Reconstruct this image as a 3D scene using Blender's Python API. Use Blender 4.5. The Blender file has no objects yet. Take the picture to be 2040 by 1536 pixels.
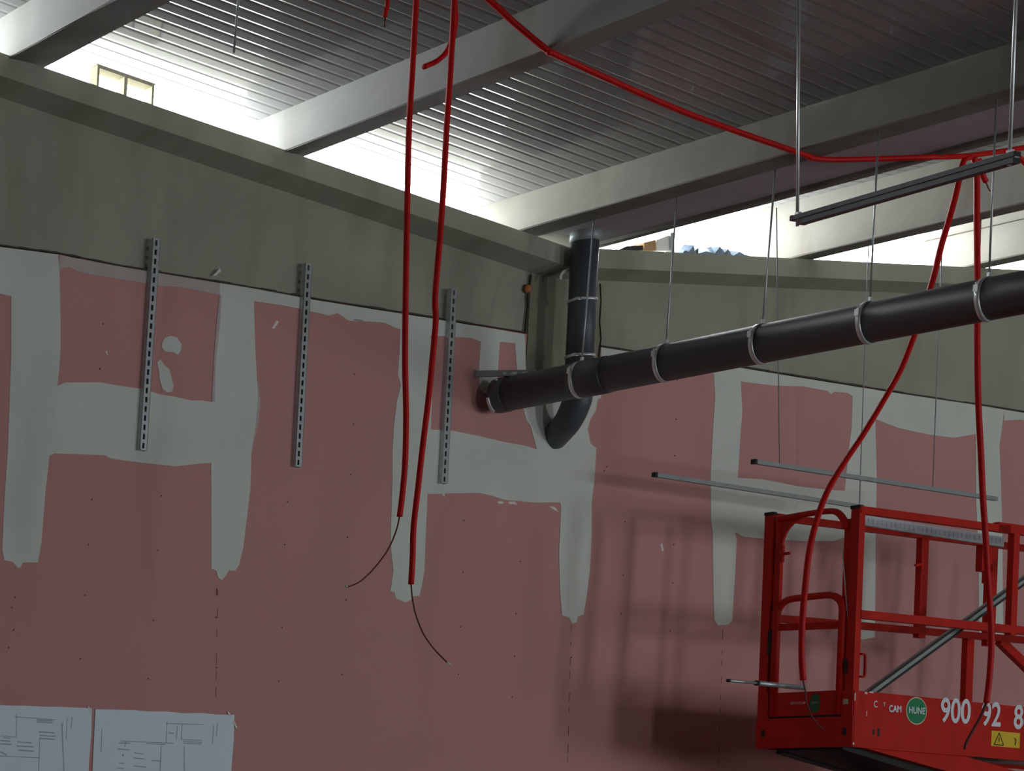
import bpy, bmesh, math, random
from mathutils import Vector, Matrix
from mathutils.geometry import tessellate_polygon
random.seed(7)
S = bpy.context.scene
COL = S.collection

# ------------------------------------------------------------------ camera
YAW, PITCH, ROLL = 0.3575405545, -0.0364439327, 0.0332568105
FPX, PPX, PPY = 3387.8853, -2144.4724, 841.7471      # focal length and principal point offset, px of a 2040x1536 frame
CAM = Vector((-5.478, -6.480, 1.600))
_f = Vector((math.sin(YAW)*math.cos(PITCH), math.cos(YAW)*math.cos(PITCH), math.sin(PITCH)))
_r = Vector((math.cos(YAW), -math.sin(YAW), 0))
_u = _r.cross(_f)
RT = _r*math.cos(ROLL) + _u*math.sin(ROLL)
UP = -_r*math.sin(ROLL) + _u*math.cos(ROLL)
cd = bpy.data.cameras.new('camera'); cam = bpy.data.objects.new('camera', cd); COL.objects.link(cam)
cam.matrix_world = Matrix(((RT.x, UP.x, -_f.x, CAM.x), (RT.y, UP.y, -_f.y, CAM.y), (RT.z, UP.z, -_f.z, CAM.z), (0, 0, 0, 1)))
cd.sensor_fit = 'HORIZONTAL'; cd.sensor_width = 36.0
cd.lens = FPX/2040*36.0
cd.shift_x = -PPX/2040.0
cd.shift_y = PPY/2040.0
cd.clip_start = 0.05; cd.clip_end = 200
S.camera = cam

# ------------------------------------------------------------------ world, daylight, exposure
w = bpy.data.worlds.new('overcast_sky'); S.world = w; w.use_nodes = True
bg = w.node_tree.nodes['Background']
bg.inputs[0].default_value = (0.93, 0.97, 1.0, 1)
bg.inputs[1].default_value = 18.0
S.view_settings.view_transform = 'Standard'
S.view_settings.look = 'None'
S.view_settings.exposure = 0.0
S.view_settings.gamma = 1.0
S.view_settings.use_curve_mapping = False
try:
    S.cycles.use_denoising = True
    S.cycles.max_bounces = 10
    S.cycles.diffuse_bounces = 6
    S.cycles.glossy_bounces = 5
    S.cycles.sample_clamp_indirect = 6.0
except Exception:
    pass

def portal(name, loc, rot, sx, sy):
    l = bpy.data.lights.new(name, 'AREA'); l.shape = 'RECTANGLE'; l.size = sx; l.size_y = sy
    l.cycles.is_portal = True
    o = bpy.data.objects.new(name, l); o.location = loc; o.rotation_euler = rot; COL.objects.link(o)
    return o
FILL_OPENINGS = [(-1.3, -.5), (4.2, 5.4), (9.4, 10.9)]     # unseen openings added behind the viewer, spread for fill and softer shadows
OPEN_Z0, OPEN_Z1 = .6, 3.2
for a_, b_ in FILL_OPENINGS:
    portal('fill_opening', ((a_+b_)/2, -14.0, (OPEN_Z0+OPEN_Z1)/2), (math.radians(-90), 0, math.pi), b_-a_, OPEN_Z1-OPEN_Z0)
portal('daylight_gap_west', (-2.4, 0.45, 5.0), (math.radians(-90), 0, 0), 12.4, 0.9)
portal('daylight_gap_east', (8.6, 0.45, 4.95), (math.radians(-90), 0, 0), 11.0, 1.5)

# ------------------------------------------------------------------ helpers
def at(x, y, axis, val):
    """point of the place seen at a photo pixel, on the plane axis = val"""
    d = RT*((x-1020-PPX)/FPX) + UP*(-(y-768-PPY)/FPX) + _f
    i = 'XYZ'.index(axis)
    t = (val-CAM[i])/d[i]
    return CAM + d*t

def mat(name, col, rough=0.7, metal=0.0, var=0.0, scale=6.0, bump=0.0, stain=None, stain_scale=1.2, spec=0.5, col2=None, bscale=None):
    m = bpy.data.materials.new(name); m.use_nodes = True
    nt = m.node_tree; b = nt.nodes['Principled BSDF']
    b.inputs['Base Color'].default_value = (*col, 1)
    b.inputs['Roughness'].default_value = rough
    b.inputs['Metallic'].default_value = metal
    b.inputs['Specular IOR Level'].default_value = spec
    tc = nt.nodes.new('ShaderNodeTexCoord')
    last = None
    if var > 0:
        n = nt.nodes.new('ShaderNodeTexNoise'); n.inputs['Scale'].default_value = scale; n.inputs['Detail'].default_value = 5
        nt.links.new(tc.outputs['Object'], n.inputs['Vector'])
        mx = nt.nodes.new('ShaderNodeMix'); mx.data_type = 'RGBA'
        lo = col2 if col2 else tuple(c*(1-var) for c in col)
        mx.inputs[6].default_value = (*lo, 1)
        mx.inputs[7].default_value = (*(tuple(min(1, c*(1+var)) for c in col) if not col2 else col), 1)
        rp = nt.nodes.new('ShaderNodeValToRGB'); rp.color_ramp.elements[0].position = .3; rp.color_ramp.elements[1].position = .7
        nt.links.new(n.outputs['Fac'], rp.inputs[0]); nt.links.new(rp.outputs[0], mx.inputs[0])
        last = mx.outputs[2]
    if stain:
        n2 = nt.nodes.new('ShaderNodeTexNoise'); n2.inputs['Scale'].default_value = stain_scale; n2.inputs['Detail'].default_value = 4
        mp = nt.nodes.new('ShaderNodeMapping'); mp.inputs['Scale'].default_value = (3.0, 3.0, .7)
        nt.links.new(tc.outputs['Object'], mp.inputs[0]); nt.links.new(mp.outputs[0], n2.inputs['Vector'])
        r2 = nt.nodes.new('ShaderNodeValToRGB'); r2.color_ramp.elements[0].position = .52; r2.color_ramp.elements[1].position = .78
        mx2 = nt.nodes.new('ShaderNodeMix'); mx2.data_type = 'RGBA'
        if last: nt.links.new(last, mx2.inputs[6])
        else: mx2.inputs[6].default_value = (*col, 1)
        mx2.inputs[7].default_value = (*stain, 1)
        nt.links.new(n2.outputs['Fac'], r2.inputs[0]); nt.links.new(r2.outputs[0], mx2.inputs[0])
        last = mx2.outputs[2]
    if last: nt.links.new(last, b.inputs['Base Color'])
    if bump > 0:
        n3 = nt.nodes.new('ShaderNodeTexNoise'); n3.inputs['Scale'].default_value = bscale or scale*4; n3.inputs['Detail'].default_value = 4
        nt.links.new(tc.outputs['Object'], n3.inputs['Vector'])
        bp = nt.nodes.new('ShaderNodeBump'); bp.inputs['Strength'].default_value = bump; bp.inputs['Distance'].default_value = .01
        nt.links.new(n3.outputs['Fac'], bp.inputs['Height']); nt.links.new(bp.outputs[0], b.inputs['Normal'])
    return m

M = dict(
    concrete=mat('concrete', (.37, .375, .30), .9, var=.10, scale=2.2, bump=.15, stain=(.29, .28, .20), stain_scale=1.1, bscale=14),
    column=mat('column_concrete', (.30, .29, .22), .9, var=.14, scale=5, bump=.2, stain=(.22, .20, .14), bscale=16),
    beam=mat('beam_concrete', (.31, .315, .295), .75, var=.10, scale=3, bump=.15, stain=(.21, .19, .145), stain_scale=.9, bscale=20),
    gutter=mat('dimmed_beam_concrete', (.23, .22, .185), .8, var=.14, scale=3, bump=.15, stain=(.11, .09, .06), stain_scale=1.3, bscale=20),  # stained concrete, base darkened to paint in dimmer light on these beams
    lining=mat('gutter_strip_grey', (.46, .42, .46), .7, var=.06, scale=3),  # paler grey for the strip under the gutter beam
    pink=mat('pink_board', (.59, .298, .288), .85, var=.035, scale=.9),
    plaster=mat('joint_plaster', (.70, .74, .68), .85, var=.05, scale=3, bump=.05),
    thin_plaster=mat('thin_joint_plaster', (.55, .47, .46), .85, var=.08, scale=6),
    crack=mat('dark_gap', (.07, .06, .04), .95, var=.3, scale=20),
    floor=mat('floor_concrete', (.17, .165, .16), .6, var=.1, scale=2, bump=.05),
    deck=mat('roof_sheet', (.25, .25, .25), .09, metal=.0, var=.03, scale=1.0, spec=.65),
    pvc=mat('grey_plastic_pipe', (.045, .046, .048), .50, var=.06, scale=5, spec=1.0),
    pvc2=mat('grey_plastic_downpipe', (.075, .09, .105), .45, var=.08, scale=8),
    zinc=mat('zinc_plated_steel', (.80, .84, .86), .38, metal=.7, var=.06, scale=30),
    galv=mat('galvanized_steel', (.50, .55, .57), .4, metal=.6, var=.10, scale=30),
    galvdull=mat('dull_galvanized_steel', (.36, .40, .41), .55, metal=.3, var=.1, scale=12),
    darksteel=mat('dark_steel', (.045, .05, .055), .35, metal=.4, var=.1, scale=20),
    red=mat('red_paint', (.56, .014, .007), .5, var=.08, scale=9, stain=(.44, .010, .005), stain_scale=3, spec=.25),
    hose=mat('red_conduit', (.60, .006, .006), .5, var=.08, scale=20, spec=.25),
    wire=mat('dark_red_wire', (.13, .015, .018), .5),
    tray=mat('pale_zinc_tray', (.72, .77, .84), .45, metal=.15, var=.12, scale=25),
    black=mat('black_plastic', (.012, .012, .012), .5),
    white=mat('white_plastic', (.75, .75, .72), .6),
    letter=mat('white_lettering', (.80, .82, .88), .6),
    green=mat('green_sticker', (.01, .24, .10), .5),
    dkgreen=mat('green_sticker_worn', (.02, .13, .06), .6),
    yellow=mat('yellow_sticker', (.80, .55, .03), .5),
    tan=mat('tan_block', (.40, .24, .11), .9, var=.15, scale=40),
    orange=mat('orange_foam', (.45, .15, .06), .9, var=.15, scale=40),
    clay=mat('beige_block', (.62, .58, .42), .85, var=.08, scale=20),
    paper=mat('plan_paper', (.78, .90, 1.0), .8, var=.02, scale=4),
    ink=mat('plan_ink', (.16, .18, .25), .8),
    ink2=mat('plan_ink_faint', (.40, .46, .60), .8),
    foil=mat('crumpled_foil', (.20, .27, .36), .35, metal=.5, var=.4, scale=25),
    scuff=mat('white_scuff', (.85, .80, .78), .8),
    rubber=mat('grey_tyre', (.08, .08, .08), .8),
)

def link(me, name, m, parent=None):
    o = bpy.data.objects.new(name, me)
    if m is not None: me.materials.append(m)
    COL.objects.link(o)
    if parent is not None: o.parent = parent
    return o

def fin(bm, name, m, parent=None, smooth=False, origin=None):
    bmesh.ops.recalc_face_normals(bm, faces=bm.faces)
    if origin is not None:
        bmesh.ops.translate(bm, vec=-Vector(origin), verts=bm.verts)
    me = bpy.data.meshes.new(name); bm.to_mesh(me); bm.free()
    if smooth:
        for p in me.polygons: p.use_smooth = True
    o = link(me, name, m, parent)
    if origin is not None and parent is None: o.location = origin
    return o

def box(bm, a, b, xf=None):
    a = Vector(a); b = Vector(b)
    vs = [bm.verts.new((x, y, z)) for x in (a.x, b.x) for y in (a.y, b.y) for z in (a.z, b.z)]
    if xf:
        for v in vs: v.co = xf(v.co)
    for f in ((0,1,3,2),(4,6,7,5),(0,4,5,1),(2,3,7,6),(0,2,6,4),(1,5,7,3)):
        bm.faces.new([vs[i] for i in f])
    return vs

def bar(bm, p, q, wdt, hgt, upv=(0,0,1)):
    """rectangular tube from p to q"""
    p = Vector(p); q = Vector(q); d = (q-p).normalized()
    s = d.cross(Vector(upv))
    if s.length < 1e-4: s = d.cross(Vector((0,1,0)))
    s.normalize(); t = s.cross(d).normalized()
    vs = []
    for e in (p, q):
        for a, b in ((-1,-1),(1,-1),(1,1),(-1,1)):
            vs.append(bm.verts.new(e + s*a*wdt/2 + t*b*hgt/2))
    for i in range(4):
        j = (i+1) % 4
        bm.faces.new((vs[i], vs[j], vs[4+j], vs[4+i]))
    bm.faces.new(vs[3::-1]); bm.faces.new(vs[4:8])

def spline(pts, n=8):
    pts = [Vector(p) for p in pts]
    if len(pts) < 3: return pts
    P = [pts[0]*2-pts[1]] + pts + [pts[-1]*2-pts[-2]]
    out = []
    for i in range(1, len(P)-2):
        for k in range(n):
            t = k/n
            a, b, c, d = P[i-1], P[i], P[i+1], P[i+2]
            out.append(.5*((2*b)+(c-a)*t+(2*a-5*b+4*c-d)*t*t+(3*b-a-3*c+d)*t**3))
    out.append(pts[-1])
    return out

def tube(bm, pts, r, seg=12, cap=True, radii=None):
    pts = [Vector(p) for p in pts]
    n = len(pts); prev = None; rings = []
    for i, p in enumerate(pts):
        d = (pts[min(i+1, n-1)]-pts[max(i-1, 0)]).normalized()
        if prev is None:
            s = d.cross(Vector((0,0,1)))
            if s.length < 1e-3: s = d.cross(Vector((1,0,0)))
            s.normalize()
        else:
            s = (prev - d*prev.dot(d))
            s.normalize()
        prev = s; t = d.cross(s)
        rr = radii[i] if radii else r
        rings.append([bm.verts.new(p + (s*math.cos(a)+t*math.sin(a))*rr) for a in [2*math.pi*k/seg for k in range(seg)]])
    for i in range(n-1):
        for k in range(seg):
            j = (k+1) % seg
            bm.faces.new((rings[i][k], rings[i][j], rings[i+1][j], rings[i+1][k]))
    if cap:
        bm.faces.new(rings[0][::-1]); bm.faces.new(rings[-1])

def ring(bm, c, axis, r_in, r_out, wid, seg=32, a0=0, a1=2*math.pi, ref=None):
    """flat band round an axis"""
    c = Vector(c); axis = Vector(axis).normalized()
    s = Vector(ref) if ref is not None else axis.cross(Vector((0,0,1)))
    s = (s - axis*s.dot(axis)).normalized(); t = axis.cross(s)
    full = abs(a1-a0) > 6.28
    n = seg if full else seg+1
    rows = []
    for k in range(n):
        a = a0+(a1-a0)*k/seg
        dv = s*math.cos(a)+t*math.sin(a)
        rows.append([bm.verts.new(c+dv*rr+axis*ww) for rr, ww in ((r_in,-wid/2),(r_out,-wid/2),(r_out,wid/2),(r_in,wid/2))])
    for k in range(n if full else n-1):
        A = rows[k]; B = rows[(k+1) % n]
        for i in range(4):
            j = (i+1) % 4
            bm.faces.new((A[i], A[j], B[j], B[i]))
    if not full:
        bm.faces.new(rows[0]); bm.faces.new(rows[-1][::-1])

def poly_patch(bm, pts, y0, y1):
    """outline in the X-Z plane, extruded from y0 (back) to y1 (front)"""
    clean = []
    for p in pts:
        if not clean or (Vector(p)-Vector(clean[-1])).length > 1e-4: clean.append(p)
    fr = [bm.verts.new((p[0], y1, p[1])) for p in clean]
    bk = [bm.verts.new((p[0], y0, p[1])) for p in clean]
    n = len(fr)
    for tri in tessellate_polygon([[Vector((p[0], p[1], 0)) for p in clean]]):
        try: bm.faces.new([fr[i] for i in tri])
        except ValueError: pass
    for i in range(n):
        j = (i+1) % n
        bm.faces.new((fr[i], fr[j], bk[j], bk[i]))

def merge(dst, src):
    """surface marks become part of the sheet they are on"""
    bm = bmesh.new(); bm.from_mesh(dst.data)
    off = Vector((0,0,0))
    for o in src:
        me = o.data; base = len(dst.data.materials)
        dst.data.materials.append(me.materials[0])
        n0 = len(bm.faces); bm.from_mesh(me); bm.faces.ensure_lookup_table()
        for f in bm.faces[n0:]: f.material_index = base
        bpy.data.objects.remove(o)
    bm.to_mesh(dst.data); bm.free()

def structure(o, label=None):
    o['kind'] = 'structure'
    if label: o['label'] = label
    return o

def tag(o, label, cat, group=None):
    o['label'] = label; o['category'] = cat
    if group: o['group'] = group
    return o

def root(name, loc, label, cat, group=None):
    o = bpy.data.objects.new(name, None); o.location = loc; o.empty_display_size = .1
    COL.objects.link(o)
    return tag(o, label, cat, group)

def sub(bm, name, m, parent, smooth=False):
    """child mesh, drawn in world coordinates"""
    p = parent; off = Vector((0,0,0))
    while p is not None:
        off += Vector(p.location); p = p.parent
    bmesh.ops.translate(bm, vec=-off, verts=bm.verts)
    return fin(bm, name, m, parent, smooth)

def text_mesh(body, size, xf, name, m, parent, thick=.0008, sx=1.0, bold=0.0, align='CENTER'):
    """lettering as flat mesh; xf maps (x, y, depth) of the text to world"""
    cu = bpy.data.curves.new('t', 'FONT'); cu.body = body; cu.size = size; cu.extrude = thick
    cu.align_x = align; cu.align_y = 'CENTER'; cu.offset = 0
    to = bpy.data.objects.new('t', cu); COL.objects.link(to)
    bpy.context.view_layer.update()
    me = bpy.data.meshes.new_from_object(to.evaluated_get(bpy.context.evaluated_depsgraph_get()))
    bpy.data.objects.remove(to); bpy.data.curves.remove(cu)
    off = Vector((0,0,0)); p = parent
    while p is not None:
        off += Vector(p.location); p = p.parent
    bm = bmesh.new()
    for k, (ox, oy) in enumerate([(0, 0)] + ([(-bold, 0), (bold, 0), (0, -bold), (0, bold)] if bold else [])):
        n0 = len(bm.verts); bm.from_mesh(me); bm.verts.ensure_lookup_table()
        for v in bm.verts[n0:]: v.co = xf((v.co.x+ox)*sx, v.co.y+oy, v.co.z+.0001*k) - off
    bm.to_mesh(me); bm.free()
    return link(me, name, m, parent)

# ------------------------------------------------------------------ roof and wall geometry constants
def top_left(x): return 4.726-.104*x          # top of the gable wall, west bay
def top_right(x): return 4.098+.097*x         # east bay
def deck_left(x): return 4.805-.104*(x-1.17)
def deck_right(x): return 4.920+.097*(x-5.02)
VAL = 3.13
YC = .02            # concrete face
YS = -.09           # front of the projecting top strip
XL, XR, YF = -8.5, 14.0, -14.0

# floor
bm = bmesh.new(); box(bm, (XL-.3, YF-.3, -.2), (XR+.3, .3, 0)); structure(fin(bm, 'floor', M['floor']))

# gable wall: concrete panels with projecting strip
def panel(x0, x1, topf, name):
    bm = bmesh.new()
    n = 2
    prof = lambda x: [(.22, 0), (YC, 0), (YC, topf(x)-.135), (YS, topf(x)-.10), (YS, topf(x)), (.22, topf(x))]
    cols = []
    for x in (x0, x1):
        cols.append([bm.verts.new((x, a, b)) for a, b in prof(x)])
    for i in range(6):
        j = (i+1) % 6
        bm.faces.new((cols[0][i], cols[0][j], cols[1][j], cols[1][i]))
    bm.faces.new(cols[0][::-1]); bm.faces.new(cols[1])
    return fin(bm, name, M['concrete'])
colL = at(1052, 600, 'Y', YC).x; colR = at(1196, 600, 'Y', YC).x
wb = structure(panel(XL, VAL, top_left, 'wall_back'))
wb2 = structure(panel(VAL, XR, top_right, 'wall_back'))
# column between the two panels
bm = bmesh.new()
zc = at(1120, 552, 'Y', YC-.03).z
box(bm, (colL, .010, at(1100, 775, 'Y', 0).z), (colR, .022, zc))
tag(fin(bm, 'concrete_column', M['column'], origin=((colL+colR)/2, 0, at(1100, 775, 'Y', 0).z)), 'weathered concrete column behind the vertical downpipe, at the roof valley', 'column')
# cracks beside the column
bm = bmesh.new()
pts = [at(x, y, 'Y', .006) for x, y in [(1058,548),(1055,575),(1051,592),(1052,610),(1050,628),(1048,645),(1046,664)]]
for a, b in zip(pts, pts[1:]): bar(bm, (a.x, .008, a.z), (b.x, .008, b.z), .006, .010, (0,1,0))
pts = [at(x, y, 'Y', .006) for x, y in [(1196,565),(1198,600),(1195,640),(1198,675),(1194,700),(1192,725)]]
for a, b in zip(pts, pts[1:]): bar(bm, (a.x, .008, a.z), (b.x, .008, b.z), .004, .006, (0,1,0))
structure(fin(bm, 'trim_1', M['crack']))

# drywall lining, one sheet with a notch at the column
def wl(x, y): p = at(x, y, 'Y', 0); return (p.x, p.z)
ztop = 3.962
drytop = [(0,490),(115,505),(250,532),(460,567),(640,598),(830,628),(1050,664)]
bm = bmesh.new()
nL = wl(1048, 664)[0]; nR = wl(1194, 700)[0]; zn = wl(1100, 775)[1]
out = [(XL, .0), (XL, ztop)] + [(wl(x, y)[0], wl(x, y)[1]) for x, y in drytop]
out += [(nL, zn), (nR, zn)]
out += [wl(x, y) for x, y in [(1197,691),(1478,732),(1640,758),(1800,784),(2040,821)]] + [(XR, ztop), (XR, 0)]
poly_patch(bm, out, .018, 0)
dry = structure(fin(bm, 'wall_back', M['pink']))
# dark ragged gap along the top of the lining
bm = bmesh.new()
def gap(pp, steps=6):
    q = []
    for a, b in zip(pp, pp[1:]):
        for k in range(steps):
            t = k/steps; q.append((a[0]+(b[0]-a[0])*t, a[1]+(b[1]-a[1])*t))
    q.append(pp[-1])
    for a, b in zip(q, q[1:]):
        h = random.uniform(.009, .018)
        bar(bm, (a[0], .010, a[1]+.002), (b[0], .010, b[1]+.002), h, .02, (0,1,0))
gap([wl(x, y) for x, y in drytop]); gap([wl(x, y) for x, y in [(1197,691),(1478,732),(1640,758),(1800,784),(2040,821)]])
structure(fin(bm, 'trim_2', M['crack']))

# joint compound, traced in strips
DT = [(x, y) for x, y in drytop]
V = {}
patches = [
 # far-left head strip + first leg
 [(-60,482),(0,492),(115,507),(118,535),(120,640),(120,700),(117,740),(114,769),(98,908),(90,980),(82,1080),(75,1121),(58,1120),(45,1121),(40,1131),(34,1131),(25,1120),(8,1116),(4,1095),(8,1000),(15,900),(22,700),(22,590),(0,585),(-60,575)],
 # cross band between the first and second legs
 [(114,769),(130,762),(200,762),(240,769),(290,776),(318,786),(345,790),(380,798),(400,798),(422,801),(420,922),(395,924),(350,929),(300,924),(250,918),(222,914),(208,907),(150,905),(108,903),(98,908)],
 # second leg
 [(437,564),(505,575),(505,600),(508,700),(511,750),(514,800),(509,850),(500,900),(498,975),(490,1040),(484,1090),(476,1125),(468,1137),(455,1136),(450,1146),(441,1156),(434,1151),(430,1137),(420,1133),(420,1030),(420,922),(422,800),(426,720),(431,640),(437,588)],
 # head strip to the third leg
 [(505,575),(640,600),(800,625),(797,657),(780,650),(765,643),(740,641),(715,640),(694,639),(684,632),(672,624),(655,629),(635,624),(600,616),(560,608),(505,600)],
 # third leg
 [(800,625),(830,630),(857,634),(857,670),(861,760),(858,850),(858,858),(851,984),(849,1030),(847,1075),(845,1136),(840,1165),(835,1187),(823,1188),(818,1195),(808,1200),(797,1196),(788,1192),(785,1180),(777,1178),(781,1150),(783,1136),(778,1095),(778,1054),(781,960),(781,900),(784,850),(790,800),(798,767),(792,747),(795,700),(797,657)],
 # head strip up to the column with the two short tongues
 [(857,634),(950,650),(1044,666),(1046,690),(1048,778),(1120,780),(1196,780),(1197,792),(1190,796),(1186,818),(1175,836),(1170,855),(1176,884),(1187,893),(1184,950),(1178,1000),(1178,1060),(1175,1130),(1169,1180),(1162,1224),(1150,1229),(1148,1240),(1139,1242),(1132,1230),(1119,1226),(1115,1180),(1113,1100),(1117,1010),(1115,1001),(1060,1001),(1005,996),(980,988),(955,982),(886,983),(884,992),(879,984),(851,984),(858,856),(900,858),(950,868),(1000,880),(1050,889),(1069,896),(1062,870),(1056,848),(1048,838),(1042,815),(1036,780),(1030,745),(1025,684),(995,681),(991,740),(988,790),(968,786),(956,776),(953,740),(957,681),(935,673),(900,671),(857,668)],
 # right of the column
 [(1197,692),(1330,712),(1423,725),(1423,745),(1300,733),(1197,722)],
 [(1423,725),(1475,733),(1475,762),(1478,820),(1474,870),(1469,952),(1463,1060),(1467,1075),(1464,1140),(1458,1236),(1450,1244),(1430,1246),(1422,1236),(1420,1150),(1419,1060),(1416,1040),(1415,950),(1420,850),(1424,790),(1421,745)],
 [(1469,952),(1520,955),(1550,961),(1590,969),(1640,975),(1682,978),(1686,1070),(1660,1078),(1600,1078),(1520,1073),(1480,1069),(1463,1060)],
 [(1475,733),(1640,760),(1745,777),(1743,835),(1746,950),(1744,1050),(1743,1200),(1742,1270),(1718,1274),(1692,1268),(1690,1180),(1686,1070),(1682,978),(1690,900),(1696,850),(1698,790),(1688,783),(1662,780),(1655,786),(1648,779),(1600,770),(1540,768),(1475,760)],
 [(1745,777),(1945,807),(1943,865),(1900,872),(1850,866),(1790,853),(1743,835)],
 [(1945,807),(2000,816),(1997,838),(1990,890),(1993,960),(1996,1060),(1998,1284),(1965,1287),(1950,1270),(1948,1100),(1944,1000),(1943,865)],
 [(2000,816),(2080,829),(2080,842),(2030,836),(2000,838)],
 # two dabs
 [(322,683),(328,673),(340,669),(352,673),(361,686),(359,700),(354,707),(345,702),(328,700),(322,693)],
 [(312,722),(319,716),(326,727),(336,735),(341,752),(345,770),(342,780),(333,782),(323,775),(317,755),(316,740)],
]
bm = bmesh.new()
for i, pl in enumerate(patches):
    q = [wl(x, y) for x, y in pl]
    poly_patch(bm, q, -.0002, -.0018-.0003*(i % 3))
c = fin(bm, 'joint_compound', M['plaster'], dry); c['label'] = 'grey joint plaster bands trowelled over the board seams'
bm = bmesh.new()
poly_patch(bm, [wl(x, y) for x, y in [(118,508),(250,533),(437,564),(437,588),(400,580),(360,572),(320,570),(240,556),(180,547),(155,541),(138,532),(118,535)]], -.0002, -.0016)
poly_patch(bm, [wl(x, y) for x, y in [(437,588),(441,590),(437,650),(429,720),(427,800),(421,801),(425,720),(431,640)]], -.0002, -.0026)
poly_patch(bm, [wl(x, y) for x, y in [(512,750),(518,800),(514,840),(500,905),(500,900),(508,850),(513,800)]], -.0002, -.0026)
c = fin(bm, 'thin_plaster_coat', M['thin_plaster'], dry)
# screw dimples, seams and pencil marks
bm = bmesh.new()
def disc(bm, x, z, r, y=-.0012):
    poly_patch(bm, [(x+r*math.cos(a), z+r*math.sin(a)) for a in [k*math.pi/3 for k in range(6)]], -.0002, y)
for px, py in [(183,995),(176,1085),(169,1186),(160,1312),(321,988),(314,1096),(305,1236),(295,1352),(692,1070),(689,1195),(681,1344),(924,1037),(922,1140),(917,1249),(913,1343),
               (1036,1119),(1028,1223),(1025,1307),(1020,1388),(1245,1040),(1241,1146),(1237,1222),(1342,1085),(1340,1161),(1335,1257),(1208,930),(1204,938),(205,645),(199,735),
               (706,746),(704,845),(698,946),(573,1000),(567,1085),(562,1250),(30,1190),(23,1210),(27,1255),(17,1290),(1349,757),(1347,835),(1344,908),(1138,1310),(1135,1340),(1130,1180),(555,1357),(430,1230),(431,1330)]:
    x, z = wl(px, py); disc(bm, x, z, .0045)
for pts in ([(433,1158),(432,1170)],):
    pass
a, b = wl(432, 1172), wl(431, 1186); bar(bm, (a[0], -.0006, a[1]), (b[0], -.0006, b[1]), .006, .001, (0,1,0))
for (x0, y0, x1, y1) in [(434,1158,427,1536),(1138,1244,1130,1536),(1440,1250,1431,1536)]:
    for k in range(9):
        t0 = k/9+random.uniform(0, .05); t1 = t0+random.uniform(.02, .07)
        a = wl(x0+(x1-x0)*t0, y0+(y1-y0)*t0); b = wl(x0+(x1-x0)*t1, y0+(y1-y0)*t1)
        bar(bm, (a[0], -.0006, a[1]), (b[0], -.0006, b[1]), .0022, .001, (0,1,0))
a, b = wl(704, 637), wl(722, 639); bar(bm, (a[0], -.0030, a[1]), (b[0], -.0030, b[1]), .003, .001, (0,1,0))
marks = fin(bm, 'screw_heads', M['wire'])
bm = bmesh.new()
for pl in ([(424,550),(438,534),(440,540),(430,549)], [(541,654),(551,638),(555,642),(546,655)], [(1315,1083),(1319,1083),(1322,1098),(1318,1098)], [(209,700),(213,699),(215,711)],
           [(990,1000),(1000,998),(1003,1003),(993,1004)], [(1012,1000),(1025,999),(1030,1005),(1014,1004)], [(1092,1008),(1105,1010),(1112,1020),(1100,1014)]):
    poly_patch(bm, [(at(x, y, 'Y', 0).x, at(x, y, 'Y', 0).z) for x, y in pl], .001, -.0015)
merge(dry, [marks, fin(bm, 'plaster_scuff', M['scuff'])])

# the other walls of the hall
bm = bmesh.new(); box(bm, (XL-.2, YF, 0), (XL, .3, deck_left(XL)+.1)); structure(fin(bm, 'wall_left', M['concrete']))
bm = bmesh.new(); box(bm, (XR, YF, 0), (XR+.2, .3, deck_right(XR)+.1)); structure(fin(bm, 'wall_right', M['concrete']))
bm = bmesh.new()
xe = [XL] + [v for ab in FILL_OPENINGS for v in ab] + [XR]
for k in range(0, len(xe), 2): box(bm, (xe[k], YF-.2, OPEN_Z0), (xe[k+1], YF, OPEN_Z1))
box(bm, (XL, YF-.2, 0), (XR, YF, OPEN_Z0)); box(bm, (XL, YF-.2, OPEN_Z1), (XR, YF, 6.2))
structure(fin(bm, 'wall_front', M['concrete']))

# roof sheets: ribs run down the slope
DECK_END = .20
def deck(x0, x1, zf, name):
    bm = bmesh.new()
    prof = []; y = DECK_END
    while y > YF-.1:
        prof += [(y, 0), (y-.045, 0), (y-.053, .0016), (y-.059, .0016)]
        y -= .067
    rows = []
    for x in (x0, x1):
        rows.append([bm.verts.new((x, a, zf(x)+b)) for a, b in prof])
    for i in range(len(prof)-1):
        bm.faces.new((rows[0][i], rows[0][i+1], rows[1][i+1], rows[1][i]))
    up = [[bm.verts.new((x, yy, zf(x)+.06)) for yy in (DECK_END, prof[-1][0])] for x in (x0, x1)]
    bm.faces.new((up[0][0], up[0][1], up[1][1], up[1][0]))
    bm.faces.new((rows[0][0], rows[1][0], up[1][0], up[0][0]))
    bm.faces.new((rows[0][-1], up[0][1], up[1][1], rows[1][-1]))
    bm.faces.new(rows[0][::-1]+[up[0][0], up[0][1]][::1]) if False else None
    return structure(fin(bm, name, M['deck']))
deck(XL, 2.80, deck_left, 'ceiling'); deck(3.45, XR, deck_right, 'ceiling')

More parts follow.
